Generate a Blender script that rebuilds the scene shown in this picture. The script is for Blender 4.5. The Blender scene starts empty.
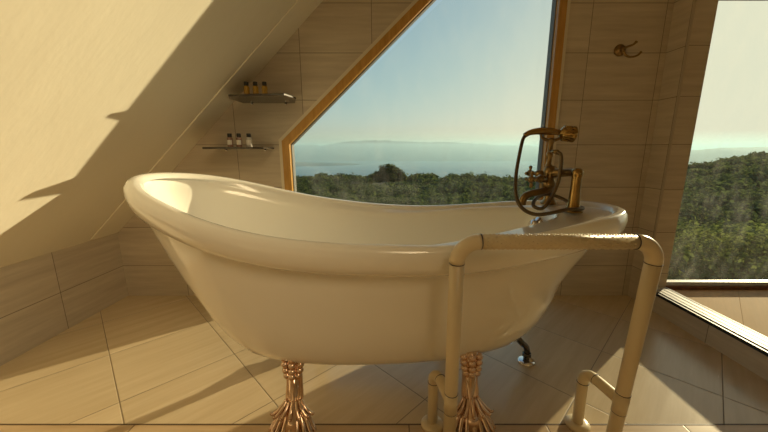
import bpy, bmesh, math, random
import numpy as np
from mathutils import Vector, Matrix, noise
random.seed(7)
C = bpy.context.scene.collection
PI = math.pi

# ------------------------------------------------------------------ helpers
def obj(name, bm, mat, parent=None, smooth=False, kind=None, bevel=0):
    me = bpy.data.meshes.new(name); bm.normal_update(); bm.to_mesh(me); bm.free()
    if smooth:
        for p in me.polygons: p.use_smooth = True
    o = bpy.data.objects.new(name, me); C.objects.link(o)
    if mat: me.materials.append(mat)
    if parent: o.parent = parent; o.matrix_parent_inverse = parent.matrix_world.inverted()
    if kind: o['kind'] = kind
    if bevel:
        m = o.modifiers.new('bevel', 'BEVEL'); m.width = bevel; m.segments = 2; m.limit_method = 'ANGLE'
    return o
def thing(name, label, cat, loc=(0, 0, 0), group=None):
    o = bpy.data.objects.new(name, None); C.objects.link(o); o.location = loc
    o.empty_display_size = .05
    o['label'] = label; o['category'] = cat
    if group: o['group'] = group
    bpy.context.view_layer.update()
    return o
def tag(o, label, cat, group=None, kind=None):
    o['label'] = label; o['category'] = cat
    if group: o['group'] = group
    if kind: o['kind'] = kind
    return o
def box(bm, x0, x1, y0, y1, z0, z1):
    vs = [bm.verts.new((x, y, z)) for x in (x0, x1) for y in (y0, y1) for z in (z0, z1)]
    for f in ((0, 1, 3, 2), (4, 6, 7, 5), (0, 4, 5, 1), (2, 3, 7, 6), (0, 2, 6, 4), (1, 5, 7, 3)):
        bm.faces.new([vs[i] for i in f])
    return bm
def prism(bm, pts, y0, y1):            # polygon in XZ extruded along Y
    a = [bm.verts.new((x, y0, z)) for x, z in pts]; b = [bm.verts.new((x, y1, z)) for x, z in pts]
    bm.faces.new(a); bm.faces.new(b[::-1])
    n = len(pts)
    for i in range(n): bm.faces.new((a[i], b[i], b[(i+1) % n], a[(i+1) % n]))
    bmesh.ops.recalc_face_normals(bm, faces=bm.faces)
    return bm
def smooth_path(P, k=6, closed=False):
    P = [Vector(p) for p in P]; out = []
    n = len(P)
    for i in range(n-1):
        p0 = P[max(i-1, 0)]; p1 = P[i]; p2 = P[i+1]; p3 = P[min(i+2, n-1)]
        for j in range(k):
            t = j/k
            out.append(.5*((2*p1)+(p2-p0)*t+(2*p0-5*p1+4*p2-p3)*t*t+(3*p1-p0-3*p2+p3)*t**3))
    out.append(P[-1]); return out
def tube(bm, P, r, seg=12, cap=True):
    P = [Vector(p) for p in P]; n = len(P)
    if not hasattr(r, '__len__'): r = [r]*n
    if len(r) != n: r = [float(q) for q in np.interp(np.linspace(0, 1, n), np.linspace(0, 1, len(r)), r)]
    T = [(P[min(i+1, n-1)]-P[max(i-1, 0)]).normalized() for i in range(n)]
    up = Vector((0, 0, 1)) if abs(T[0].z) < .9 else Vector((1, 0, 0))
    N = (up-T[0]*up.dot(T[0])).normalized(); rings = []
    for i in range(n):
        N = (N-T[i]*N.dot(T[i])).normalized(); B = T[i].cross(N)
        rings.append([bm.verts.new(P[i]+r[i]*(math.cos(a)*N+math.sin(a)*B)) for a in [2*PI*k/seg for k in range(seg)]])
    for i in range(n-1):
        for k in range(seg):
            bm.faces.new((rings[i][k], rings[i][(k+1) % seg], rings[i+1][(k+1) % seg], rings[i+1][k]))
    if cap:
        bm.faces.new(rings[0][::-1]); bm.faces.new(rings[-1])
    return bm
def lathe(bm, prof, o=(0, 0, 0), axis=(0, 0, 1), seg=24):   # prof: (radius, height) along the axis
    ax = Vector(axis).normalized(); o = Vector(o)
    u = ax.orthogonal().normalized(); w = ax.cross(u); rings = []
    for r, h in prof:
        r = max(r, 1e-4)
        rings.append([bm.verts.new(o+ax*h+r*(math.cos(2*PI*k/seg)*u+math.sin(2*PI*k/seg)*w)) for k in range(seg)])
    for i in range(len(rings)-1):
        for k in range(seg):
            bm.faces.new((rings[i][k], rings[i][(k+1) % seg], rings[i+1][(k+1) % seg], rings[i+1][k]))
    bm.faces.new(rings[0][::-1]); bm.faces.new(rings[-1])
    return bm
def ball(bm, c, r, sc=(1, 1, 1), sub=2):
    m = Matrix.Translation(c) @ Matrix.Diagonal((r*sc[0], r*sc[1], r*sc[2], 1))
    bmesh.ops.create_icosphere(bm, subdivisions=sub, radius=1, matrix=m)
    return bm
def NB(): return bmesh.new()

# ------------------------------------------------------------------ materials
class MT:
    def __init__(s, name):
        s.m = bpy.data.materials.new(name); s.m.use_nodes = True
        s.t = s.m.node_tree; s.N = s.t.nodes; s.L = s.t.links
        s.b = s.N['Principled BSDF']
    def n(s, ty, **k):
        x = s.N.new(ty)
        for a, v in k.items(): setattr(x, a, v)
        return x
    def link(s, a, b): s.L.new(a, b)
    def put(s, sock, v):
        if hasattr(v, 'is_linked'): s.L.new(v, sock)
        else: sock.default_value = v
    def math(s, op, a, b=0., c=0.):
        x = s.n('ShaderNodeMath', operation=op)
        s.put(x.inputs[0], a); s.put(x.inputs[1], b); s.put(x.inputs[2], c)
        return x.outputs[0]
    def noise(s, vec, scale, detail=4, rough=.55):
        x = s.n('ShaderNodeTexNoise'); x.inputs['Scale'].default_value = scale
        x.inputs['Detail'].default_value = detail; x.inputs['Roughness'].default_value = rough
        if vec is not None: s.L.new(vec, x.inputs['Vector'])
        return x.outputs['Fac']
    def ramp(s, f, stops):
        x = s.n('ShaderNodeValToRGB'); s.L.new(f, x.inputs[0])
        e = x.color_ramp.elements
        while len(e) < len(stops): e.new(.5)
        for i, (p, c) in enumerate(stops): e[i].position = p; e[i].color = (*c, 1)
        return x.outputs[0]
    def mix(s, f, a, b, mode='MIX'):
        x = s.n('ShaderNodeMix', data_type='RGBA', blend_type=mode)
        s.put(x.inputs[0], f)
        for k, v in ((6, a), (7, b)):
            if isinstance(v, tuple): v = (*v[:3], 1)
            s.put(x.inputs[k], v)
        return x.outputs[2]
    def bump(s, h, strength=.2, dist=.01):
        x = s.n('ShaderNodeBump'); x.inputs['Strength'].default_value = strength; x.inputs['Distance'].default_value = dist
        s.L.new(h, x.inputs['Height']); s.L.new(x.outputs[0], s.b.inputs['Normal'])
    def coords(s, scale=None, rotz=0):
        tc = s.n('ShaderNodeTexCoord')
        if scale is None and not rotz: return tc.outputs['Object']
        mp = s.n('ShaderNodeMapping', vector_type='POINT')
        s.L.new(tc.outputs['Object'], mp.inputs[0])
        mp.inputs['Rotation'].default_value = (0, 0, rotz)
        if scale: mp.inputs['Scale'].default_value = scale
        return mp.outputs[0]

def simple(name, col, rough=.5, metal=0., coat=0., var=0., vscale=20, spec=.5, bump=0, trans=0):
    m = MT(name); m.b.inputs['Roughness'].default_value = rough; m.b.inputs['Metallic'].default_value = metal
    m.b.inputs['Coat Weight'].default_value = coat; m.b.inputs['Specular IOR Level'].default_value = spec
    m.b.inputs['Transmission Weight'].default_value = trans
    if var:
        f = m.noise(m.coords(), vscale)
        c = m.mix(f, tuple(max(0, v*(1-var)) for v in col), tuple(min(1, v*(1+var)) for v in col))
        m.link(c, m.b.inputs['Base Color'])
        if bump: m.bump(f, bump, .002)
    else: m.b.inputs['Base Color'].default_value = (*col, 1)
    return m.m

def tile_mat(name, ax_u, ax_v, u0, du, v0, dv, c1, c2, grout, rough=.35, gw=.0022, diag=False, grain='u', gscale=1., var=.1, spec=.5):
    """rectangular tiles; ax_u / ax_v are 'X','Y','Z' or for diag the rotated floor axes a=(x+y)/r2, b=(y-x)/r2"""
    m = MT(name); tc = m.coords(); sp = m.n('ShaderNodeSeparateXYZ'); m.link(tc, sp.inputs[0])
    S = {k: sp.outputs[i] for i, k in enumerate('XYZ')}
    if diag:
        r = 1/math.sqrt(2)
        U = m.math('MULTIPLY', m.math('ADD', S['X'], S['Y']), r); V = m.math('MULTIPLY', m.math('SUBTRACT', S['Y'], S['X']), r)
    else: U, V = S[ax_u], S[ax_v]
    uu = m.math('DIVIDE', m.math('SUBTRACT', U, u0), du); vv = m.math('DIVIDE', m.math('SUBTRACT', V, v0), dv)
    def near(q, d):       # distance to the closest joint, metres
        f = m.math('FRACT', q); return m.math('MULTIPLY', m.math('MINIMUM', f, m.math('SUBTRACT', 1., f)), d)
    dist = m.math('MINIMUM', near(uu, du), near(vv, dv))
    g = m.math('SUBTRACT', 1., m.math('SMOOTH_MIN', m.math('DIVIDE', dist, gw), 1., .3))
    g = m.math('MAXIMUM', g, 0.)
    idv = m.n('ShaderNodeCombineXYZ'); m.link(m.math('FLOOR', uu), idv.inputs[0]); m.link(m.math('FLOOR', vv), idv.inputs[1])
    wn = m.n('ShaderNodeTexWhiteNoise'); m.link(idv.outputs[0], wn.inputs[0])
    gv = m.n('ShaderNodeCombineXYZ')
    a, b = (U, V) if grain == 'u' else (V, U)
    m.link(m.math('MULTIPLY_ADD', a, 1.3*gscale, m.math('MULTIPLY', wn.outputs[0], 7.)), gv.inputs[0])
    m.link(m.math('MULTIPLY', b, 16.*gscale), gv.inputs[1]); m.link(wn.outputs[0], gv.inputs[2])
    n1 = m.noise(gv.outputs[0], 2.2, 6, .62)
    n2 = m.noise(tc, 6., 3, .5)
    col = m.ramp(n1, [(.3, c2), (.5, tuple((p+q)/2 for p, q in zip(c1, c2))), (.68, c1)])
    col = m.mix(m.math('MULTIPLY', n2, .35), col, tuple(v*.9 for v in c1))
    val = m.math('MULTIPLY_ADD', wn.outputs[0], var, 1-var/2)
    cv = m.n('ShaderNodeCombineXYZ')
    for i in range(3): m.link(val, cv.inputs[i])
    col = m.mix(1., col, cv.outputs[0], 'MULTIPLY')
    col = m.mix(g, col, grout)
    m.link(col, m.b.inputs['Base Color'])
    m.link(m.math('ADD', m.math('MULTIPLY_ADD', n1, .12, rough-.06), m.math('MULTIPLY', g, .4)), m.b.inputs['Roughness'])
    m.b.inputs['Specular IOR Level'].default_value = spec
    m.bump(m.math('SUBTRACT', m.math('MULTIPLY', n1, .15), g), .35, .0025)
    return m.m

M = {}
TW1, TW2, GR = (.63, .555, .435), (.47, .40, .305), (.07, .052, .036)
M['tile_back'] = tile_mat('wall tile', 'X', 'Z', -1.285, .3935, .2, .245, TW1, TW2, GR, .32)
M['tile_left'] = tile_mat('knee wall tile', 'Y', 'Z', 1.495-.3935*4, .3935, .2, .245, TW1, TW2, GR, .32)
M['tile_right'] = tile_mat('pier tile', 'X', 'Z', 1.106, .3935, .2, .245, TW1, TW2, GR, .32)
M['tile_pier'] = tile_mat('pier return tile', 'Y', 'Z', 1.37, .3935, .2, .245, TW1, TW2, GR, .32)
M['tile_curb'] = tile_mat('curb tile', 'Y', 'Z', 1.37-.3935*4, .3935, -.2, .6, TW1, TW2, GR, .32)
M['floor'] = tile_mat('floor tile', 'X', 'Y', .007, .4, .24, .39, (.68, .56, .38), (.57, .45, .285), (.17, .125, .075), .25, .003, diag=True, grain='u', gscale=.7)
M['front'] = tile_mat('front floor boards', 'X', 'Y', .06, .46, .908, .25, (.62, .46, .28), (.48, .33, .18), (.10, .06, .03), .35, .003, grain='u')
M['deck'] = tile_mat('deck tile', 'X', 'Y', .2, .62, .1, .31, (.66, .47, .27), (.56, .39, .21), (.42, .28, .16), .75, .0015, diag=True, grain='u', spec=.05)

def plaster(name, col):
    m = MT(name); v = m.coords((1, 3, 1)); n1 = m.noise(v, 1.3, 5, .6); n2 = m.noise(m.coords(), 60, 3)
    m.link(m.mix(n1, tuple(c*.93 for c in col), tuple(min(1, c*1.04) for c in col)), m.b.inputs['Base Color'])
    m.b.inputs['Roughness'].default_value = .42; m.b.inputs['Specular IOR Level'].default_value = .17
    m.bump(m.math('ADD', n1, m.math('MULTIPLY', n2, .03)), .35, .015)
    return m.m
M['plaster'] = plaster('ceiling plaster', (.87, .82, .68))
M['white'] = simple('painted wall', (.80, .76, .68), .6, var=.03, vscale=3)
M['tub'] = simple('glossy acrylic', (.89, .87, .80), .12, coat=.6, var=.012, vscale=3)
def wood(name, c1, c2, rough=.35):
    m = MT(name); v = m.coords((9, 9, 1.2)); n = m.noise(v, 6, 5, .6)
    m.link(m.ramp(n, [(.3, c2), (.7, c1)]), m.b.inputs['Base Color']); m.b.inputs['Roughness'].default_value = rough
    m.bump(n, .1, .002); return m.m
M['wood'] = wood('varnished orange wood', (.60, .34, .09), (.44, .23, .05), .3)
M['brownwood'] = wood('dark stained wood', (.20, .09, .045), (.12, .05, .03), .4)
M['trim'] = simple('pale edge trim', (.70, .64, .50), .4, var=.05)
M['gasket'] = simple('grey window seal', (.16, .16, .15), .5)
M['black'] = simple('black rubber strip', (.012, .012, .014), .45)
M['alu'] = simple('white powder coated aluminium', (.52, .52, .50), .45, var=.02, vscale=30)
M['rail'] = simple('cream nylon tube', (.72, .62, .43), .33, coat=.15, var=.02, vscale=10)
M['ring'] = simple('dark joint seal', (.05, .05, .09), .4)
M['cap'] = simple('black bottle cap', (.012, .012, .014), .35)
M['slate'] = simple('brown grey stone shelf', (.055, .045, .036), .22, coat=.2, var=.25, vscale=25)
def metal(name, c1, c2, rough, vs=40):
    m = MT(name); n = m.noise(m.coords(), vs, 3)
    m.link(m.mix(n, c1, c2), m.b.inputs['Base Color']); m.b.inputs['Metallic'].default_value = 1
    m.link(m.math('MULTIPLY_ADD', n, .15, rough-.05), m.b.inputs['Roughness']); return m.m
M['brass'] = metal('aged brass', (.36, .24, .10), (.20, .13, .06), .27)
M['goldbrass'] = metal('bright brass', (.46, .30, .10), (.28, .17, .06), .2)
M['chrome'] = metal('chrome', (.85, .83, .82), (.75, .72, .70), .06)
M['foot'] = metal('reflection tinted chrome', (.90, .70, .48), (.62, .45, .40), .08, 15)  # gold and purplish tones put reflections into the chrome's colour
M['hose'] = metal('bronze hose', (.20, .15, .09), (.12, .085, .05), .38, 200)

def glass_mat(name, veil=0., tint=(.96, .98, .97)):
    m = MT(name); N = m.N; N.remove(m.b)
    tr = m.n('ShaderNodeBsdfTransparent'); tr.inputs[0].default_value = (*tint, 1)
    gl = m.n('ShaderNodeBsdfGlossy'); gl.inputs['Roughness'].default_value = .0; gl.inputs[0].default_value = (.9, .9, .9, 1)
    fr = m.n('ShaderNodeFresnel'); fr.inputs[0].default_value = 1.45
    ge = m.n('ShaderNodeNewGeometry'); fac = m.math('MULTIPLY', fr.outputs[0], m.math('SUBTRACT', 1., ge.outputs['Backfacing']))
    mx = m.n('ShaderNodeMixShader'); m.link(fac, mx.inputs[0]); m.link(tr.outputs[0], mx.inputs[1]); m.link(gl.outputs[0], mx.inputs[2])
    out = mx.outputs[0]
    if veil:
        df = m.n('ShaderNodeBsdfTranslucent'); df.inputs[0].default_value = (.95, .92, .85, 1)  # streaky translucent veil laid over the clear glass
        mp = m.n('ShaderNodeMapping'); mp.inputs['Rotation'].default_value = (0, -.7, 0); mp.inputs['Scale'].default_value = (7, 1, 3.0)
        m.link(m.coords(), mp.inputs[0]); n = m.noise(mp.outputs[0], 1.6, 5, .65)
        f = m.math('MULTIPLY', m.math('POWER', m.math('MAXIMUM', m.math('SUBTRACT', n, .25), 0.), 2.), veil)
        m2 = m.n('ShaderNodeMixShader'); m.link(f, m2.inputs[0]); m.link(out, m2.inputs[1]); m.link(df.outputs[0], m2.inputs[2]); out = m2.outputs[0]
    m.link(out, N['Material Output'].inputs[0]); return m.m
M['glass'] = glass_mat('window glass', .14)  # veil stands in for room reflections and distant haze
M['hazyglass'] = glass_mat('hazy window glass', .25)  # stronger veil, mixed in for dust and sun flare together

def liquid(name, col, a=.75):
    m = MT(name); m.b.inputs['Base Color'].default_value = (*col, 1); m.b.inputs['Roughness'].default_value = .08
    m.b.inputs['Transmission Weight'].default_value = a; m.b.inputs['IOR'].default_value = 1.4
    return m.m
M['amber'] = liquid('amber bath oil', (.80, .52, .08), .6)
M['pink'] = liquid('pale pink lotion', (.52, .34, .27), .45)
M['clear'] = liquid('milky clear lotion', (.80, .76, .70), .3)
M['label'] = simple('paper bottle label', (.80, .76, .70), .6, var=.05, vscale=80)

# ------------------------------------------------------------------ the room
D = 1.88; XL = -1.668; XR = 1.503
SL = .9745
def cz(x): return .412+SL*(x-XL)
def wx(z): return -.64+(z-.962)/.936       # slanted left edge of the big window
YB = -2.4; TOP = 2.6; xt = XL+(TOP-.412)/SL
# floor: tiles behind, brown boards in front
obj('floor', box(NB(), XL-.1, XR+.02, .908, D+.1, -.1, 0), M['floor'], kind='structure')
obj('floor_front', box(NB(), XL-.1, XR+.02, YB, .905, -.1, 0), M['front'], kind='structure')
obj('trim_1', box(NB(), XL, XR, .904, .909, -.05, .0006), simple('threshold joint', (.10, .065, .035), .5), kind='structure')
# back wall with the slanted window opening
bm = NB(); zb = .02; WR = .945; WT = 2.25
prism(bm, [(XL-.1, 0), (-.64, 0), (-.64, .962), (wx(WT), WT), (wx(WT), TOP), (xt, TOP), (XL-.1, cz(XL-.1)+.0)], D, D+.14)
prism(bm, [(WR, 0), (XR+.13, 0), (XR+.13, TOP), (WR, TOP)], D, D+.14)
prism(bm, [(wx(WT), WT), (WR, WT), (WR, TOP), (wx(WT), TOP)], D, D+.14)
prism(bm, [(-.64, 0), (WR, 0), (WR, zb), (-.64, zb)], D, D+.14)
obj('wall_back', bm, M['tile_back'], kind='structure')
# knee wall
obj('wall_left', box(NB(), XL-.12, XL, YB, D+.1, 0, .412), M['tile_left'], kind='structure')
# sloping ceiling
prof = [(XL-.12, .412), (XL, .412), (xt, TOP), (2.0, TOP), (2.0, TOP+.15), (xt-.1, TOP+.15), (XL-.25, .55)]
obj('ceiling', prism(NB(), prof, YB, D+.14), M['plaster'], kind='structure')
e = .004
q = Vector((SL, 0, -1)).normalized()*e
pr = [(XL+.01+q.x, cz(XL+.01)+q.z), (xt-.02+q.x, cz(xt-.02)+q.z), (xt-.02-q.x*.2, cz(xt-.02)-q.z*.2), (XL+.01-q.x*.2, cz(XL+.01)-q.z*.2)]
obj('trim_2', prism(NB(), pr, 1.69, D-.0005), M['plaster'], kind='structure', bevel=.002)
# pier between the windows, and its return
bm = NB(); box(bm, XR, 1.618, 1.752, D+.12, 0, TOP)
pier = obj('wall_pier', bm, M['tile_right'], kind='structure')
pier.data.materials.append(M['tile_pier'])
for p in pier.data.polygons:
    if abs(p.normal.x) > .9: p.material_index = 1
bm = NB(); box(bm, XR-.004, XR+.004, 1.748, 1.756, .1, TOP)
obj('trim_3', bm, simple('tile corner', (.46, .40, .31), .4), kind='structure')
# rest of the room behind and beside the camera
obj('wall_front', prism(NB(), [(XL-.1, 0), (XR+.12, 0), (XR+.12, TOP), (xt, TOP), (XL-.1, .412)], YB-.12, YB), M['white'], kind='structure')
bm = NB(); box(bm, XR, 1.618, YB, 1.752, 2.05, TOP); box(bm, XR, 1.618, YB, -1.3, 0, 2.05)
obj('wall_right', bm, M['white'], kind='structure')
# raised curb with the sliding-door track
obj('baseboard_right', box(NB(), XR, 1.618, -1.3, 1.752, 0, .104), M['tile_curb'], kind='structure')
bm = NB(); box(bm, 1.517, 1.618, -1.3, 1.751, .104, .1158)
for x in (1.519, 1.541, 1.548, 1.572, 1.579, 1.603, 1.612): box(bm, x, x+.004, -1.3, 1.751, .1155, .1170)
obj('door_1', bm, M['alu'], kind='structure')
obj('trim_4', box(NB(), 1.499, 1.5165, -1.3, 1.751, .098, .114), M['black'], kind='structure')
# bay beyond the door
BX = 5.2
obj('floor_bay', box(NB(), 1.618, BX, -1.3, 1.80, .02, .095), M['deck'], kind='structure')
bm = NB(); box(bm, BX, BX+.1, -1.4, 1.9, 0, 2.3); box(bm, 1.618, BX, -1.4, -1.3, 0, 2.3)
obj('wall_bay', bm, M['white'], kind='structure')
bm = NB(); box(bm, 1.618, BX, 1.752, 1.86, 1.71, 2.3)
obj('wall_bay_front', bm, M['tile_right'], kind='structure')
obj('ceiling_bay', box(NB(), 1.618, BX+.1, -1.4, 1.9, 2.3, 2.4), M['plaster'], kind='structure')

# big window: trim, wood frame, seal, glass
def ring_frame(name, inset0, inset1, y0, y1, mat, parent=None, smoothk=None):
    """frame following the window outline between two insets"""
    def outline(i):
        k = i*math.sqrt(1+.936**2)/.936      # keeps the slanted member as wide as the others
        xl = -.64+i; zz = lambda x: .962+(x-(-.64))*.936-i*math.sqrt(1+.936**2)
        xt_ = -.64+((WT-i)-.962+i*math.sqrt(1+.936**2))/.936
        return [(xl, zb+i), (WR-i, zb+i), (WR-i, WT-i), (xt_, WT-i), (xl, zz(xl))]
    A, B = outline(inset0), outline(inset1); bm = NB()
    for i in range(5):
        j = (i+1) % 5
        prism(bm, [A[i], A[j], B[j], B[i]], y0, y1)
    return obj(name, bm, mat, parent, kind=None if parent else 'structure')
w1 = ring_frame('window_1', 0.014, .056, 1.868, 1.95, M['wood'])
t = ring_frame('edge_trim', -.004, .014, 1.872, 1.90, M['trim'], w1)
s = ring_frame('window_seal', .056, .061, 1.90, 1.945, M['gasket'], w1)
gp = [(-.58, zb+.06), (WR-.06, zb+.06), (WR-.06, WT-.06), (wx(WT)+.09, WT-.06), (-.58, .93)]
obj('window_pane', prism(NB(), gp, 1.918, 1.922), M['glass'], w1)
# bay window
bm = NB(); box(bm, 1.618, BX, 1.755, 1.83, .095, .118)
w2 = obj('window_2', bm, M['brownwood'], kind='structure')
bm = NB(); box(bm, 1.618, BX, 1.765, 1.82, .118, .127); box(bm, 1.618, BX, 1.775, 1.81, .127, .136); obj('sill_rail', bm, M['alu'], w2)
bm = NB(); box(bm, 1.618, BX, 1.765, 1.83, 1.66, 1.71); box(bm, 1.618, 1.624, 1.765, 1.83, .136, 1.66); box(bm, BX-.06, BX, 1.765, 1.83, .136, 1.66)
obj('window_frame', bm, M['brownwood'], w2)
obj('window_pane', box(NB(), 1.622, BX-.05, 1.796, 1.80, .136, 1.665), M['hazyglass'], w2)

# ------------------------------------------------------------------ the bathtub
RX = [-1.0, -.93, -.73, -.53, -.42, -.2, 0, .17, .37, .55, .7, .85, 1]
RZ = [.840, .834, .792, .735, .706, .672, .656, .652, .668, .688, .702, .710, .710]
def rimz(x):
    k = .045     # smoothed table
    return float(np.mean([np.interp(x+d, RX, RZ) for d in (-2*k, -k, 0, k, 2*k)]))
CY = 1.13; NSEG = 96
def ring(bm, xl, xr, b, n, zf):
    cx = (xl+xr)/2; a = (xr-xl)/2; out = []
    for k in range(NSEG):
        t = 2*PI*k/NSEG; c, s_ = math.cos(t), math.sin(t)
        x = cx+a*math.copysign(abs(c)**(2/n), c); y = CY+b*(1-.13*c)*math.copysign(abs(s_)**(2/n), s_)
        rx = -.03+.86*math.copysign(abs(c)**(2/2.15), c)
        q_ = max(0, -c); dz_ = (.026 if s_ < 0 else .004)*s_*min(1, q_*1.6)*min(1, (1-abs(c))*6+.2)
        out.append(bm.verts.new((x, y, zf(rimz(rx)+dz_, c))))
    return out
def skin(bm, R):
    for A, B in zip(R, R[1:]):
        for k in range(NSEG): bm.faces.new((A[k], A[(k+1) % NSEG], B[(k+1) % NSEG], B[k]))
L0, R0, B0 = -.856, .815, .334
def lipring(bm, o, dz): return ring(bm, L0-o, R0+o, B0+o, 2.15, lambda r, c: r+dz)
tub = thing('bathtub', 'cream white glossy slipper bathtub on metal claw feet under the slanted window', 'bathtub', (-.03, CY, 0))
bm = NB(); R = []
ZB = .196
body = [(0, -.84, .745, .292, 2.2), (.12, -.815, .715, .288, 2.2), (.25, -.785, .675, .283, 2.2), (.4, -.745, .63, .274, 2.25), (.55, -.70, .608, .268, 2.3),
        (.7, -.660, .580, .258, 2.3), (.82, -.622, .548, .244, 2.3), (.91, -.580, .512, .225, 2.35), (.97, -.525, .465, .194, 2.35), (1.0, -.44, .385, .14, 2.3), (1.0, -.2, .15, .05, 2.2)]
for s_, xl, xr, b, n in body[::-1]:
    R.append(ring(bm, xl, xr, b, n, lambda r, c, s_=s_: (r-.094)*(1-s_)+ZB*s_))
bm.faces.new(R[0])
skin(bm, R)
obj('basin_outside', bm, M['tub'], tub, smooth=True)
bm = NB(); R = []
for o, dz in ((-.035, -.096), (-.013, -.092), (.003, -.080), (.012, -.060), (.017, -.034), (.014, -.017), (.005, -.005), (-.008, 0), (-.019, -.003), (-.027, -.010), (-.031, -.018)):
    R.append(lipring(bm, o, dz))
skin(bm, R)
obj('rolled_rim', bm, M['tub'], tub, smooth=True)
bm = NB(); R = [lipring(bm, -.027, -.0105), lipring(bm, -.031, -.018), lipring(bm, -.036, -.0205)]
inner = [(0, -.845, .60, .280, 2.2, -.0215), (0, -.84, .585, .272, 2.2, -.028), (.06, -.83, .575, .266, 2.2, -.03), (.3, -.775, .54, .255, 2.2, -.03),
         (.55, -.70, .50, .238, 2.3, -.03), (.75, -.62, .455, .212, 2.3, -.03), (.88, -.55, .41, .182, 2.3, -.03), (.96, -.47, .36, .14, 2.3, -.03), (1., -.38, .28, .09, 2.2, -.03), (1.0, -.2, .15, .04, 2.2, -.03)]
for s_, xl, xr, b, n, dz in inner:
    R.append(ring(bm, xl, xr, b, n, lambda r, c, s_=s_, dz=dz: (r+dz)*(1-s_)+(ZB+.035)*s_))
skin(bm, R); bm.faces.new(R[-1])
obj('basin_inside', bm, M['tub'], tub, smooth=True)
# overflow plate
bm = NB(); lathe(bm, [(.0, -.022), (.030, -.022), (.033, -.004), (.034, .004), (.030, .009), (.020, .011), (.019, .020), (.016, .024), (0, .025)], (.543, 1.145, .627), (-1, -.1, .3), 24)
obj('overflow_plate', bm, M['chrome'], tub, smooth=True)
bm = NB(); lathe(bm, [(0, 0), (.035, 0), (.035, .003), (.028, .006), (.012, .004), (0, .004)], (.1, CY, ZB+.035), (0, 0, 1), 24)
obj('drain', bm, M['chrome'], tub, smooth=True)
# claw feet
def make_foot(cx, side):          # side -1 = towards the camera
    y0 = CY+side*.185; y1 = CY+side*.265
    bm = NB()
    # knuckled cluster under the basin
    for row, (z, w) in enumerate(((.236, .0255), (.217, .0245), (.197, .022), (.181, .018))):
        for k in (-1, 0, 1):
            ball(bm, (cx+k*w, y0+side*(.022-abs(k)*.008+row*.003), z), .0135, (1, 1, .9))
    tube(bm, [(cx, y0, .25), (cx, y0+side*.008, .21), (cx, y0+side*.012, .17)], [.026, .020, .018], 16)
    # fluted shank that sweeps out to a fan of scrolled leaves
    for k in range(-4, 5):
        a = k/4
        w0 = .0245*math.sin(a*1.3)/math.sin(1.3); w2 = .032*a; w3 = .060*math.sin(a*1.4)
        dy = .016*math.cos(a*1.4)
        P = [(cx+w0, y0+side*(.008+dy), .188), (cx+w0*.9, y0+side*(.008+dy), .150), (cx+w0*1.0, y0+side*(.016+dy), .110),
             (cx+w2*.8, y0+side*(.030+dy), .075), (cx+w3*.85, y0+side*(.045+dy*1.6), .045), (cx+w3*1.12, y0+side*(.055+dy*2.4), .020), (cx+w3*1.25, y0+side*(.060+dy*2.6), .007)]
        tube(bm, smooth_path(P, 5), [.0045, .0048, .0052, .0065, .0075, .0075, .006], 8)
    for k in range(-3, 4):        # second layer of leaf tips
        a = k/3; w3 = .055*math.sin(a*1.4); dy = math.cos(a*1.4)
        P = [(cx+w3*.45, y0+side*(.030+.012*dy), .098), (cx+w3*.75, y0+side*(.044+.022*dy), .078), (cx+w3*1.15, y0+side*(.050+.030*dy), .062), (cx+w3*1.28, y0+side*(.052+.034*dy), .068)]
        tube(bm, smooth_path(P, 4), [.004, .006, .006, .003], 8)
    tube(bm, [(cx, y0+side*.012, .19), (cx, y0+side*.022, .10), (cx, y0+side*.045, .045), (cx, y0+side*.055, .002)], [.019, .018, .034, .048], 16)
    return bm
for cx in (-.325, .262):
    for side in (-1, 1):
        obj('claw_foot', make_foot(cx, side), M['foot'], tub, smooth=True)

tub.rotation_euler = (0, 0, math.radians(1.0))

# ------------------------------------------------------------------ bath shower mixer
mx = thing('bath_mixer_tap', 'aged brass telephone style bath mixer tap standing on the right end of the bathtub', 'tap', (.635, 1.185, .69))
zt = .6905
def post(y):
    bm = NB(); lathe(bm, [(0, 0), (.031, 0), (.032, .005), (.026, .010), (.021, .018), (.0185, .04), (.016, .085), (.0155, .118), (.017, .128), (.0185, .136), (.017, .146), (.009, .151), (0, .152)], (.64, y, zt), (0, 0, 1), 24)
    return bm
for y in (1.10, 1.275): obj('tap_leg', post(y), M['goldbrass'] if y < 1.2 else M['brass'], mx, smooth=True)
bm = NB(); tube(bm, smooth_path([(.64, 1.10, .826), (.632, 1.13, .826), (.612, 1.16, .822), (.596, 1.19, .820), (.612, 1.22, .822), (.632, 1.25, .826), (.64, 1.275, .826)], 5), [.014, .014, .015, .018, .015, .014, .014], 16)
lathe(bm, [(0, -.045), (.014, -.045), (.022, -.036), (.024, -.02), (.018, -.008), (.019, .008), (.023, .02), (.018, .034), (.014, .04), (0, .04)], (.590, 1.19, .806), (0, 0, 1), 24)
obj('mixer_body', bm, M['brass'], mx, smooth=True)
bm = NB(); tube(bm, smooth_path([(.595, 1.19, .775), (.585, 1.185, .760), (.555, 1.18, .751), (.520, 1.175, .745), (.497, 1.17, .735), (.488, 1.17, .716), (.487, 1.17, .704)], 5), [.016, .014, .0135, .0135, .0135, .014, .0155], 16)
obj('spout', bm, M['brass'], mx, smooth=True)
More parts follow.
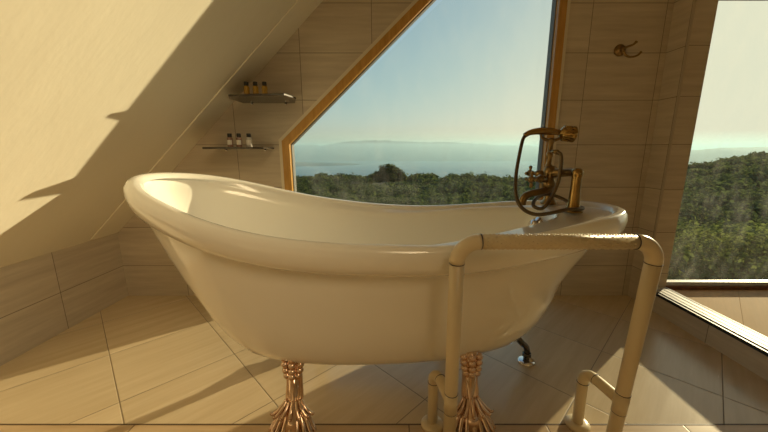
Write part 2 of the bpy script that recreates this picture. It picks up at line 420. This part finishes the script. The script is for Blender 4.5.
def cross_handle(o, axis, name='cross_handle'):
    ax = Vector(axis).normalized(); u = Vector((0, 0, 1)); w = ax.cross(u).normalized(); o = Vector(o)
    bm = NB(); lathe(bm, [(0, -.06), (.013, -.06), (.013, -.045), (.016, -.04), (.012, -.03), (.008, -.022), (.008, -.008), (.012, -.004), (.013, .006), (.007, .012), (0, .013)], o, ax, 20)
    for d in (u, -u, w, -w):
        tube(bm, [o, o+d*.012, o+d*.022, o+d*.027], [.006, .0045, .0065, .004], 10); ball(bm, o+d*.024, .007)
    return obj(name, bm, M['brass'], mx, smooth=True)
cross_handle((.507, 1.15, .800), (-1, -.35, 0)); cross_handle((.565, 1.30, .812), (-.6, 1, 0))
bm = NB()
lathe(bm, [(0, 0), (.013, 0), (.013, .012), (.009, .018), (.009, .04), (.012, .046), (.012, .056), (.0085, .062), (.0085, .088), (.011, .094), (.012, .104), (.009, .110), (0, .111)], (.586, 1.195, .836), (0, 0, 1), 20)
# cradle fork
for s_ in (-1, 1):
    tube(bm, smooth_path([(.586, 1.195, .937), (.586+s_*.018, 1.195, .940), (.586+s_*.036, 1.195, .950), (.586+s_*.042, 1.195, .966)], 4), [.006, .006, .005, .004], 10)
tube(bm, [(.586, 1.195, .898), (.586, 1.165, .898), (.590, 1.15, .896)], [.007, .007, .009], 12)
obj('riser_and_cradle', bm, M['brass'], mx, smooth=True)
hs = obj('hand_shower', tube(NB(), smooth_path([(.487, 1.195, .955), (.507, 1.195, .966), (.540, 1.195, .971), (.580, 1.195, .970), (.605, 1.195, .967), (.620, 1.195, .965)], 5), [.009, .010, .0125, .013, .010, .009], 16), M['goldbrass'], mx, smooth=True)
bm = NB(); lathe(bm, [(0, 0), (.009, 0), (.012, .004), (.020, .008), (.026, .013), (.026, .040), (.0285, .045), (.0285, .052), (.025, .055), (0, .053)], (.612, 1.195, .965), (1, -.12, -.12), 28)
for k in range(14):
    a = 2*PI*k/14; ax = Vector((1, -.12, -.12)).normalized(); u = ax.orthogonal().normalized(); w = ax.cross(u)
    d = math.cos(a)*u+math.sin(a)*w; o = Vector((.612, 1.195, .965))
    tube(bm, [o+ax*.013+d*.0258, o+ax*.040+d*.0258], .0022, 6)
obj('shower_head', bm, M['goldbrass'], hs, smooth=True)
hp = [(.490, 1.195, .955), (.480, 1.19, .940), (.465, 1.17, .896), (.442, 1.13, .817), (.4275, 1.08, .753), (.435, 1.04, .715), (.476, 1.03, .695), (.531, 1.03, .700), (.585, 1.045, .708), (.640, 1.065, .706),
      (.672, 1.10, .704), (.672, 1.16, .706), (.655, 1.21, .722), (.615, 1.235, .735), (.560, 1.20, .728), (.522, 1.15, .718), (.510, 1.115, .706), (.535, 1.105, .702), (.568, 1.12, .735), (.593, 1.13, .79), (.600, 1.135, .85), (.598, 1.14, .886), (.590, 1.152, .896)]
bm = NB(); PP = smooth_path(hp, 14); n = len(PP)
tube(bm, PP, [.0058+.0009*(i % 2) for i in range(n)], 10)
obj('shower_hose', bm, M['hose'], mx, smooth=True)

# ------------------------------------------------------------------ grab rail
gr = thing('grab_rail', 'cream tubular grab rail with ribbed top bar in front of the bathtub', 'grab rail', (.418, .80, 0))
xa, xb = .174, .660; yt, yb, zt_ = .743, .800, .6845; r = .0185
def lean(x, z): return (x-.012*z/zt_, yb+(yt-yb)*z/zt_, z)
def arc(x, z, cx, cz_, a0, a1, rr, n=8): return [lean(cx+rr*math.cos(a0+(a1-a0)*i/n), cz_+rr*math.sin(a0+(a1-a0)*i/n)) for i in range(n+1)]
RB = .055
obj('leg', tube(NB(), [lean(xa, .006), lean(xa, .3), lean(xa, zt_-RB)], r, 24), M['rail'], gr, smooth=True)
obj('leg', tube(NB(), [lean(xb, .006), lean(xb, .3), lean(xb, zt_-RB)], r, 24), M['rail'], gr, smooth=True)
obj('elbow', tube(NB(), arc(0, 0, xa+RB, zt_-RB, PI, PI/2, RB, 10), r*1.04, 24), M['rail'], gr, smooth=True)
obj('elbow', tube(NB(), arc(0, 0, xb-RB, zt_-RB, 0, PI/2, RB, 10), r*1.04, 24), M['rail'], gr, smooth=True)
bm = NB(); tube(bm, [lean(xa+RB, zt_), lean(xb-RB, zt_)], r*.97, 24)
nx = 34
for i in range(nx):
    x = xa+RB+.012+(xb-xa-2*RB-.024)*i/(nx-1)
    for k in range(11):
        a = 2*PI*(k+.5*(i % 2))/11
        p = Vector(lean(x, zt_))+Vector((0, math.cos(a), math.sin(a)))*r*.97
        ball(bm, p, .0034, (1, .6, .6), 1)
obj('hand_grip', bm, M['rail'], gr, smooth=True)
def band(P0, P1, rr):
    d = (Vector(P1)-Vector(P0)).normalized()
    return obj('joint_ring', tube(NB(), [Vector(P0), Vector(P0)+d*.0016], rr, 24), M['ring'], gr, smooth=False)
for x, s_ in ((xa, 1), (xb, -1)):
    band(lean(x, zt_-RB), lean(x, 0), r*1.06); band(lean(x+s_*RB, zt_), lean(x+s_*.2, zt_), r*1.06)
    band(lean(x, .232), lean(x, 0), r*1.06); band(lean(x, .166), lean(x, 0), r*1.06)
    obj('tee_joint', tube(NB(), [lean(x, .166), lean(x, .232)], r*1.05, 24), M['rail'], gr, smooth=True)
    fx, fy = x-.036, .905; zz = .200
    P = [(fx, fy, .006), (fx, fy, .10), (fx, fy, zz-.035), (fx, fy-.003, zz-.016), (fx+.006, fy-.012, zz-.003), (fx+.014, fy-.028, zz), (x-.006, yb-.002, zz)]
    obj('strut', tube(NB(), P[:3]+smooth_path(P[2:], 5)[1:], r*.9, 20), M['rail'], gr, smooth=True)
    band((fx, fy, zz-.035), (fx, fy, 0), r*.97); band((fx+.016, fy-.032, zz), (x, yb, zz), r*.97)
    obj('floor_flange', lathe(NB(), [(0, 0), (.037, 0), (.038, .006), (.033, .013), (.022, .016), (0, .016)], (fx, fy, 0), (0, 0, 1), 28), M['rail'], gr, smooth=True)
    obj('floor_flange', lathe(NB(), [(0, 0), (.040, 0), (.041, .006), (.035, .013), (.022, .016), (0, .016)], (x, yb, 0), (0, 0, 1), 28), M['rail'], gr, smooth=True)

# waste pipe on the floor behind the tub's right end
wp = thing('waste_pipe', 'small chrome waste pipe with a round floor flange behind the bathtub', 'pipe', (.588, 1.23, 0))
obj('floor_flange', lathe(NB(), [(0, 0), (.036, 0), (.037, .006), (.030, .012), (.018, .014), (0, .014)], (.588, 1.23, 0), (0, 0, 1), 24), M['chrome'], wp, smooth=True)
bm = NB(); tube(bm, smooth_path([(.588, 1.23, .012), (.588, 1.23, .045), (.583, 1.226, .068), (.570, 1.215, .088), (.545, 1.20, .115), (.52, 1.19, .150), (.505, 1.18, .19)], 4), .013, 16)
lathe(bm, [(0, 0), (.019, 0), (.019, .014), (0, .014)], (.588, 1.23, .030), (0, 0, 1), 8)
obj('bent_pipe', bm, simple('dark plated pipe', (.12, .11, .10), .2, metal=1), wp, smooth=True)

# ------------------------------------------------------------------ shelves and bottles
def shelf(name, pts, z, label):
    bm = NB(); a = [bm.verts.new((x, y, z-.005)) for x, y in pts]; b = [bm.verts.new((x, y, z+.005)) for x, y in pts]
    bm.faces.new(a[::-1]); bm.faces.new(b); n = len(pts)
    for i in range(n): bm.faces.new((a[i], a[(i+1) % n], b[(i+1) % n], b[i]))
    bmesh.ops.recalc_face_normals(bm, faces=bm.faces)
    t = thing('wall_shelf', label, 'shelf', (sum(p[0] for p in pts)/len(pts), D, z), 'stone shelves on the tiled wall')
    obj('shelf_board', bm, M['slate'], t, bevel=.0015)
    bm = NB()
    bm.free()
    for x in (pts[0][0]+.05, pts[-1][0]-.05): obj('shelf_pin', lathe(NB(), [(0, 0), (.006, 0), (.006, .01), (.004, .013), (0, .013)], (x, D-.0005, z-.010), (0, -1, 0), 12), M['chrome'], t, smooth=True)
    return t
# the free corner of each board sticks out to the window side
shelf('s', [(-.83, D-.0005), (-.83, 1.72), (-.80, 1.65), (-.66, 1.63), (-.515, 1.615), (-.49, 1.73), (-.54, D-.0005)], 1.168, 'upper brown stone wall shelf carrying amber bottles')
shelf('s', [(-1.0, D-.0005), (-1.0, 1.72), (-.96, 1.655), (-.80, 1.645), (-.70, 1.645), (-.655, 1.67), (-.675, D-.0005)], .915, 'lower thin stone wall shelf carrying pale pink bottles')
def bottle(x, y, z, mat, label, group, lab=None):
    t = thing('toiletry_bottle', label, 'bottle', (x, y, z), group)
    obj('bottle_body', lathe(NB(), [(0, 0), (.0125, 0), (.014, .002), (.014, .044), (.0125, .048), (.0075, .051), (.0075, .054), (0, .054)], (x, y, z), (0, 0, 1), 20), mat, t, smooth=True)
    obj('bottle_cap', lathe(NB(), [(0, .0515), (.0105, .0515), (.011, .053), (.011, .068), (.010, .070), (0, .070)], (x, y, z), (0, 0, 1), 20), M['cap'], t, smooth=True)
    if lab:
        bm = NB(); seg = 12; vs = []
        for i in range(seg+1):
            a = -PI/2-1.1+2.2*i/seg
            vs.append([bm.verts.new((x+.0143*math.cos(a), y+.0143*math.sin(a), z+h)) for h in (.012, .036)])
        for A, B in zip(vs, vs[1:]): bm.faces.new((A[0], B[0], B[1], A[1]))
        obj('paper_label', bm, M['label'], t, smooth=True)
    return t
zs = 1.1732
for x, pos in ((-.735, 'leftmost of three'), (-.689, 'middle of three'), (-.643, 'rightmost of three')):
    bottle(x, 1.715, zs, M['amber'], 'small amber bottle with black cap on the upper shelf, '+pos, 'amber bottles on the upper shelf')
zs = .9202
for x, mt, lb in ((-.845, M['pink'], 'small pale pink bottle with black cap on the lower shelf, leftmost of three'),
                  (-.797, M['pink'], 'small pale pink bottle with black cap on the lower shelf, middle of three'),
                  (-.745, M['clear'], 'small milky white bottle with black cap on the lower shelf, rightmost of three')):
    bottle(x, 1.715, zs, mt, lb, 'pale bottles on the lower shelf', lab=True)

# robe hook
hk = thing('robe_hook', 'small aged brass robe hook on the tiled wall right of the big window', 'hook', (1.245, D, 1.435))
obj('wall_plate', lathe(NB(), [(0, 0), (.030, 0), (.031, .006), (.026, .012), (.014, .016), (.011, .03), (.013, .034), (0, .036)], (1.245, D-.0005, 1.437), (0, -1, 0), 24), M['brass'], hk, smooth=True)
bm = NB(); y = D-.033
tube(bm, smooth_path([(1.245, y, 1.437), (1.262, y-.008, 1.445), (1.282, y-.016, 1.452), (1.295, y-.02, 1.466)], 4), [.006, .0055, .005, .007], 10)
tube(bm, smooth_path([(1.245, y, 1.43), (1.255, y-.005, 1.405), (1.28, y-.012, 1.392), (1.31, y-.02, 1.398), (1.325, y-.024, 1.415)], 4), [.006, .0055, .005, .005, .006], 10)
obj('double_hook', bm, M['brass'], hk, smooth=True)

# ------------------------------------------------------------------ outdoors
def foliage(name, c1, c2, c3, tc=(.15, .20, .06)):
    m = MT(name); oi = m.n('ShaderNodeNewGeometry'); n = m.noise(m.coords(), .9, 3)
    f = m.math('ADD', m.math('MULTIPLY', oi.outputs['Random Per Island'], .5), m.math('MULTIPLY', n, .5))
    m.link(m.ramp(f, [(.2, c1), (.5, c2), (.8, c3)]), m.b.inputs['Base Color'])
    m.b.inputs['Roughness'].default_value = 1; m.b.inputs['Specular IOR Level'].default_value = 0
    tl = m.n('ShaderNodeBsdfTranslucent'); tl.inputs[0].default_value = (*tc, 1)
    ms = m.n('ShaderNodeMixShader'); ms.inputs[0].default_value = .3
    m.link(m.b.outputs[0], ms.inputs[1]); m.link(tl.outputs[0], ms.inputs[2]); m.link(ms.outputs[0], m.N['Material Output'].inputs[0])
    return m.m
M['leaf'] = foliage('scrub leaves', (.024, .044, .024), (.052, .078, .040), (.11, .135, .07))
M['treeleaf'] = foliage('dark tree leaves', (.012, .026, .010), (.025, .045, .018), (.045, .065, .025))
M['ground'] = simple('dry grass hillside', (.045, .05, .025), .9, var=.4, vscale=.6)
def hill(x, y):
    r_ = math.hypot(x, y)
    z = -3.3-.020*r_
    rt = max(0, min(1, (x/max(y, 1)-.55)/.6))         # rises towards the right
    rt = rt*rt*(3-2*rt)
    z += rt*(.052*min(r_, 95)-.2)
    z += .45*noise.noise(Vector((x*.07, y*.07, 0)))+.15*noise.noise(Vector((x*.3, y*.3, 3)))
    if r_ > 62 and rt < 1: z -= (1-rt)*(r_-62)**2*.012
    if r_ > 105: z -= (r_-105)**2*.01
    return z
bm = NB(); gx, gy = 90, 70; V = []
for j in range(gy+1):
    yy = 2.5+130*(j/gy)**1.7; row = []
    for i in range(gx+1):
        t = i/gx; xx = (-1.3+3.3*t)*(yy+6); row.append(bm.verts.new((xx, yy, hill(xx, yy))))
    V.append(row)
for j in range(gy):
    for i in range(gx): bm.faces.new((V[j][i], V[j][i+1], V[j+1][i+1], V[j+1][i]))
obj('hillside', bm, M['ground'], smooth=True, kind='structure')

def leaf_mesh(name, clumps, mat, seed=1):
    """clumps: (x, y, z, rx, rz, count, leaf size)"""
    rng = np.random.default_rng(seed); vv = []; 
    for x, y, z, rx, rz, n, sz in clumps:
        d = rng.normal(size=(n, 3)); d /= np.linalg.norm(d, axis=1)[:, None]; d[:, 2] = np.abs(d[:, 2])*1.0-.25*(rng.random(n) < .3)
        ph = rng.random(3)*6
        rad = .72+.28*rng.random(n)+.16*np.sin(d[:, 0]*5+ph[0])*np.sin(d[:, 1]*5+ph[1])+.10*np.sin(d[:, 2]*9+ph[2]+d[:, 0]*7)
        c = d*rad[:, None]*np.array([rx, rx, rz])+np.array([x, y, z])
        a = rng.normal(size=(n, 3)); a -= (a*d).sum(1)[:, None]*d*.7; a /= np.linalg.norm(a, axis=1)[:, None]
        b = np.cross(d+rng.normal(size=(n, 3))*.5, a); b /= np.linalg.norm(b, axis=1)[:, None]
        s_ = sz*(.6+.8*rng.random(n))[:, None]
        vv.append(np.stack([c-a*s_, c-b*s_*.55, c+a*s_, c+b*s_*.55], 1).reshape(-1, 3))
    co = np.concatenate(vv); nf = len(co)//4
    me = bpy.data.meshes.new(name); me.vertices.add(len(co)); me.vertices.foreach_set('co', co.astype(np.float32).ravel())
    me.loops.add(nf*4); me.loops.foreach_set('vertex_index', np.arange(nf*4, dtype=np.int32))
    me.polygons.add(nf); me.polygons.foreach_set('loop_start', np.arange(0, nf*4, 4, dtype=np.int32)); me.polygons.foreach_set('loop_total', np.full(nf, 4, dtype=np.int32))
    me.update(calc_edges=True); me.materials.append(mat)
    o = bpy.data.objects.new(name, me); C.objects.link(o); return o
cl = []
rng = random.Random(3)
for i in range(2700):
    dist = 5+100*rng.random()**1.15; ang = rng.uniform(-.62, 1.02)
    x = dist*math.sin(ang); y = dist*math.cos(ang)
    if y < 3.6: continue
    if x/y < .30 and dist < 9: continue
    if math.hypot(x+.35, y-50) < 4.2 or math.hypot((x-8.6)/1.3, y-7.4) < 3.2: continue
    z = hill(x, y); rr = rng.uniform(.5, 1.25)*(1+dist*.006)
    if dist < 16: rr *= .6
    n = int(min(1500, 30000/dist**1.3)*rr); n = max(n, 70)
    cl.append((x, y, z, rr, rr*rng.uniform(.55, .95), n, .035+.0034*dist if dist > 14 else .034+.0030*dist))
sc_ = leaf_mesh('scrub', cl, M['leaf'])
tag(sc_, 'dense green scrub covering the hillside outside both windows', 'scrub', kind='stuff')
# the nearest bush, right below the bay window
bx_, by_ = 8.6, 7.4; bz_ = hill(bx_, by_); cz_b = -2.35
bush = thing('leafy_bush', 'large yellow green bush close below the right hand window, in front of the scrub', 'bush', (bx_, by_, bz_))
M['bushleaf'] = foliage('yellow green bush leaves', (.035, .055, .018), (.075, .10, .03), (.17, .19, .06), (.28, .34, .09))
bf = leaf_mesh('foliage', [(bx_, by_, cz_b, 2.2, 1.55, 6500, .060), (bx_-1.7, by_-.2, cz_b-.2, 1.4, 1.45, 3500, .058), (bx_+2., by_+.3, cz_b-.1, 1.7, 1.5, 3500, .06), (bx_-.3, by_-1.2, cz_b-.4, 1.7, 1.35, 4200, .058)], M['bushleaf'], 11)
bf.parent = bush; bf.matrix_parent_inverse = bush.matrix_world.inverted()
obj('stem', tube(NB(), [(bx_, by_, bz_-.2), (bx_+.1, by_, max(bz_, -3.2)+.3), (bx_, by_, cz_b+.6)], [.1, .07, .04], 8), simple('bush stem', (.08, .06, .04), .9), bush, smooth=True)
# lone round tree on the crest
tx, ty = -.35, 50.; hz = hill(tx, ty)
tree = thing('round_tree', 'dark round tree standing above the scrub on the crest, seen through the big window', 'tree', (tx, ty, hz))
bm = NB(); tube(bm, smooth_path([(tx, ty, hz-.2), (tx+.05, ty, hz+.8), (tx-.03, ty, hz+1.8)], 4), [.22, .16, .1], 10)
tr = obj('trunk', bm, simple('bark', (.06, .045, .03), .9, var=.3), tree, smooth=True)
zt2 = max(hz+1.2, -2.9)
lf = leaf_mesh('foliage', [(tx, ty, zt2-.1, 2.1, 1.85, 3000, .16), (tx-1.4, ty-.3, zt2-.5, 1.3, 1.2, 1100, .15), (tx+1.5, ty-.2, zt2-.6, 1.35, 1.1, 1100, .15), (tx+.2, ty-.6, zt2-.6, 1.5, 1.2, 900, .15)], M['treeleaf'], 5)
lf.parent = tree; lf.matrix_parent_inverse = tree.matrix_world.inverted()

# sea and far mountains in the haze
M['sea'] = simple('sea water', (.10, .16, .20), .25, var=.1, vscale=.002)
bm = NB(); vs = [bm.verts.new(p) for p in ((-60000, 400, -260), (60000, 400, -260), (60000, 60000, -260), (-60000, 60000, -260))]; bm.faces.new(vs)
obj('sea', bm, M['sea'], kind='structure')
M['mount'] = simple('rocky mountain slope', (.11, .12, .10), .9, var=.2, vscale=.002)
def range_(name, y0, prof, depth, seed):
    bm = NB(); n = len(prof)*14; rows = []
    X = [p[0] for p in prof]; Z = [p[1] for p in prof]
    for i in range(n+1):
        x = X[0]+(X[-1]-X[0])*i/n; z = float(np.interp(x, X, Z))
        z += (z+260)*.10*noise.noise(Vector((x*.0012, seed, 0)))+(z+260)*.05*noise.noise(Vector((x*.004, seed, 2)))
        row = []
        for k in range(9):
            t = k/8-1*.5; f = max(0, 1-abs(t)*2)
            nz = (z+270)*f*(1+.25*(1-f)*noise.noise(Vector((x*.002, k*1.3, seed))))-270
            row.append(bm.verts.new((x, y0+t*depth, nz)))
        rows.append(row)
    for A, B in zip(rows, rows[1:]):
        for k in range(8): bm.faces.new((A[k], B[k], B[k+1], A[k+1]))
    return obj(name, bm, M['mount'], smooth=True, kind='structure')
range_('mountain_range', 11000, [(-9000, 60), (-5200, 90), (-3600, 150), (-3000, 200), (-2300, 190), (-1400, 330), (-400, 350), (600, 300), (1500, 310), (2600, 250), (4300, 180), (6500, 60), (9000, -60)], 5000, 4.)
range_('mountain_ridge', 7000, [(4200, -240), (5600, -60), (6800, 40), (8200, 120), (10000, 160), (13000, 200)], 3500, 9.)
range_('mountain_foreland', 6500, [(-6500, -60), (-4200, -100), (-2800, -150), (-1500, -235), (-500, -262)], 2500, 6.)
# sea haze: a low layer of air over the bay
hz_m = bpy.data.materials.new('sea haze'); hz_m.use_nodes = True; t_ = hz_m.node_tree; t_.nodes.clear()
o_ = t_.nodes.new('ShaderNodeOutputMaterial'); v_ = t_.nodes.new('ShaderNodeVolumeScatter')
v_.inputs['Color'].default_value = (.82, .98, 1, 1); v_.inputs['Density'].default_value = 2.0e-4; v_.inputs['Anisotropy'].default_value = .3
ab = t_.nodes.new('ShaderNodeVolumeAbsorption'); ab.inputs['Color'].default_value = (.15, .85, .97, 1); ab.inputs['Density'].default_value = 1.0e-4
ad = t_.nodes.new('ShaderNodeAddShader'); t_.links.new(v_.outputs[0], ad.inputs[0]); t_.links.new(ab.outputs[0], ad.inputs[1])
t_.links.new(ad.outputs[0], o_.inputs['Volume'])
hz_m.cycles.homogeneous_volume = True
hb = obj('haze', box(NB(), -40000, 40000, 3500, 45000, -300, 220), hz_m, kind='structure')

# ------------------------------------------------------------------ light
SUN = Vector((1, .77, .27)).normalized()
l = bpy.data.lights.new('sun', 'SUN'); l.energy = 6.1; l.color = (1, .80, .48); l.angle = math.radians(.6)
lo = bpy.data.objects.new('sun', l); C.objects.link(lo); lo.rotation_euler = (-SUN).to_track_quat('-Z', 'Y').to_euler()
la = bpy.data.lights.new('fill_spot', 'SPOT'); la.shadow_soft_size = .45; la.energy = 80; la.color = (1, .76, .44)  # added fill light, no real fixture: lifts the tub front and left side
la.spot_size = math.radians(56); la.spot_blend = 1.0
lb = bpy.data.objects.new('fill_spot', la); C.objects.link(lb); lb.location = (.35, -.75, 2.15)
lb.rotation_euler = (Vector((-1.1, 1.05, .5))-lb.location).to_track_quat('-Z', 'Y').to_euler()
w = bpy.data.worlds.new('sky'); bpy.context.scene.world = w; w.use_nodes = True; wt = w.node_tree
sky = wt.nodes.new('ShaderNodeTexSky'); sky.sky_type = 'NISHITA'; sky.sun_disc = False
sky.sun_elevation = math.asin(SUN.z); sky.sun_rotation = math.atan2(SUN.x, SUN.y)
sky.air_density = 1.0; sky.dust_density = 1.6; sky.ozone_density = 2.5; sky.altitude = 200
sp = wt.nodes.new('ShaderNodeSeparateColor'); cb = wt.nodes.new('ShaderNodeCombineColor'); wt.links.new(sky.outputs[0], sp.inputs[0])
def wm(op, a, b):
    x = wt.nodes.new('ShaderNodeMath'); x.operation = op
    for i_, v in enumerate((a, b)):
        if hasattr(v, 'is_linked'): wt.links.new(v, x.inputs[i_])
        else: x.inputs[i_].default_value = v
    return x.outputs[0]
for i_, (mx_, k_) in enumerate(((.86, .563), (.84, .50), (.63, .35))):     # soft shoulder so the glow round the sun keeps its colour
    e_ = wm('POWER', math.e, wm('MULTIPLY', sp.outputs[i_], -.17/k_))
    wt.links.new(wm('MULTIPLY', wm('SUBTRACT', 1., e_), mx_), cb.inputs[i_])
bg = wt.nodes['Background']; wt.links.new(cb.outputs[0], bg.inputs[0]); bg.inputs[1].default_value = 1.0

# ------------------------------------------------------------------ camera
cd = bpy.data.cameras.new('camera'); cam = bpy.data.objects.new('camera', cd); C.objects.link(cam)
cd.sensor_width = 36; cd.lens = 318/768*36; cd.shift_x = -7/768; cd.clip_start = .02; cd.clip_end = 200000
cam.location = (0, 0, .9); cam.rotation_euler = (PI/2-math.radians(11.55), 0, 0)
sc = bpy.context.scene; sc.camera = cam
vs_ = sc.view_settings; vs_.view_transform = 'Standard'; vs_.look = 'None'; vs_.gamma = 1; vs_.exposure = 0; vs_.use_curve_mapping = False
sc.cycles.max_bounces = 14; sc.cycles.diffuse_bounces = 10; sc.cycles.transparent_max_bounces = 16; sc.cycles.volume_bounces = 1
sc.cycles.use_denoising = True; sc.cycles.sample_clamp_indirect = 6
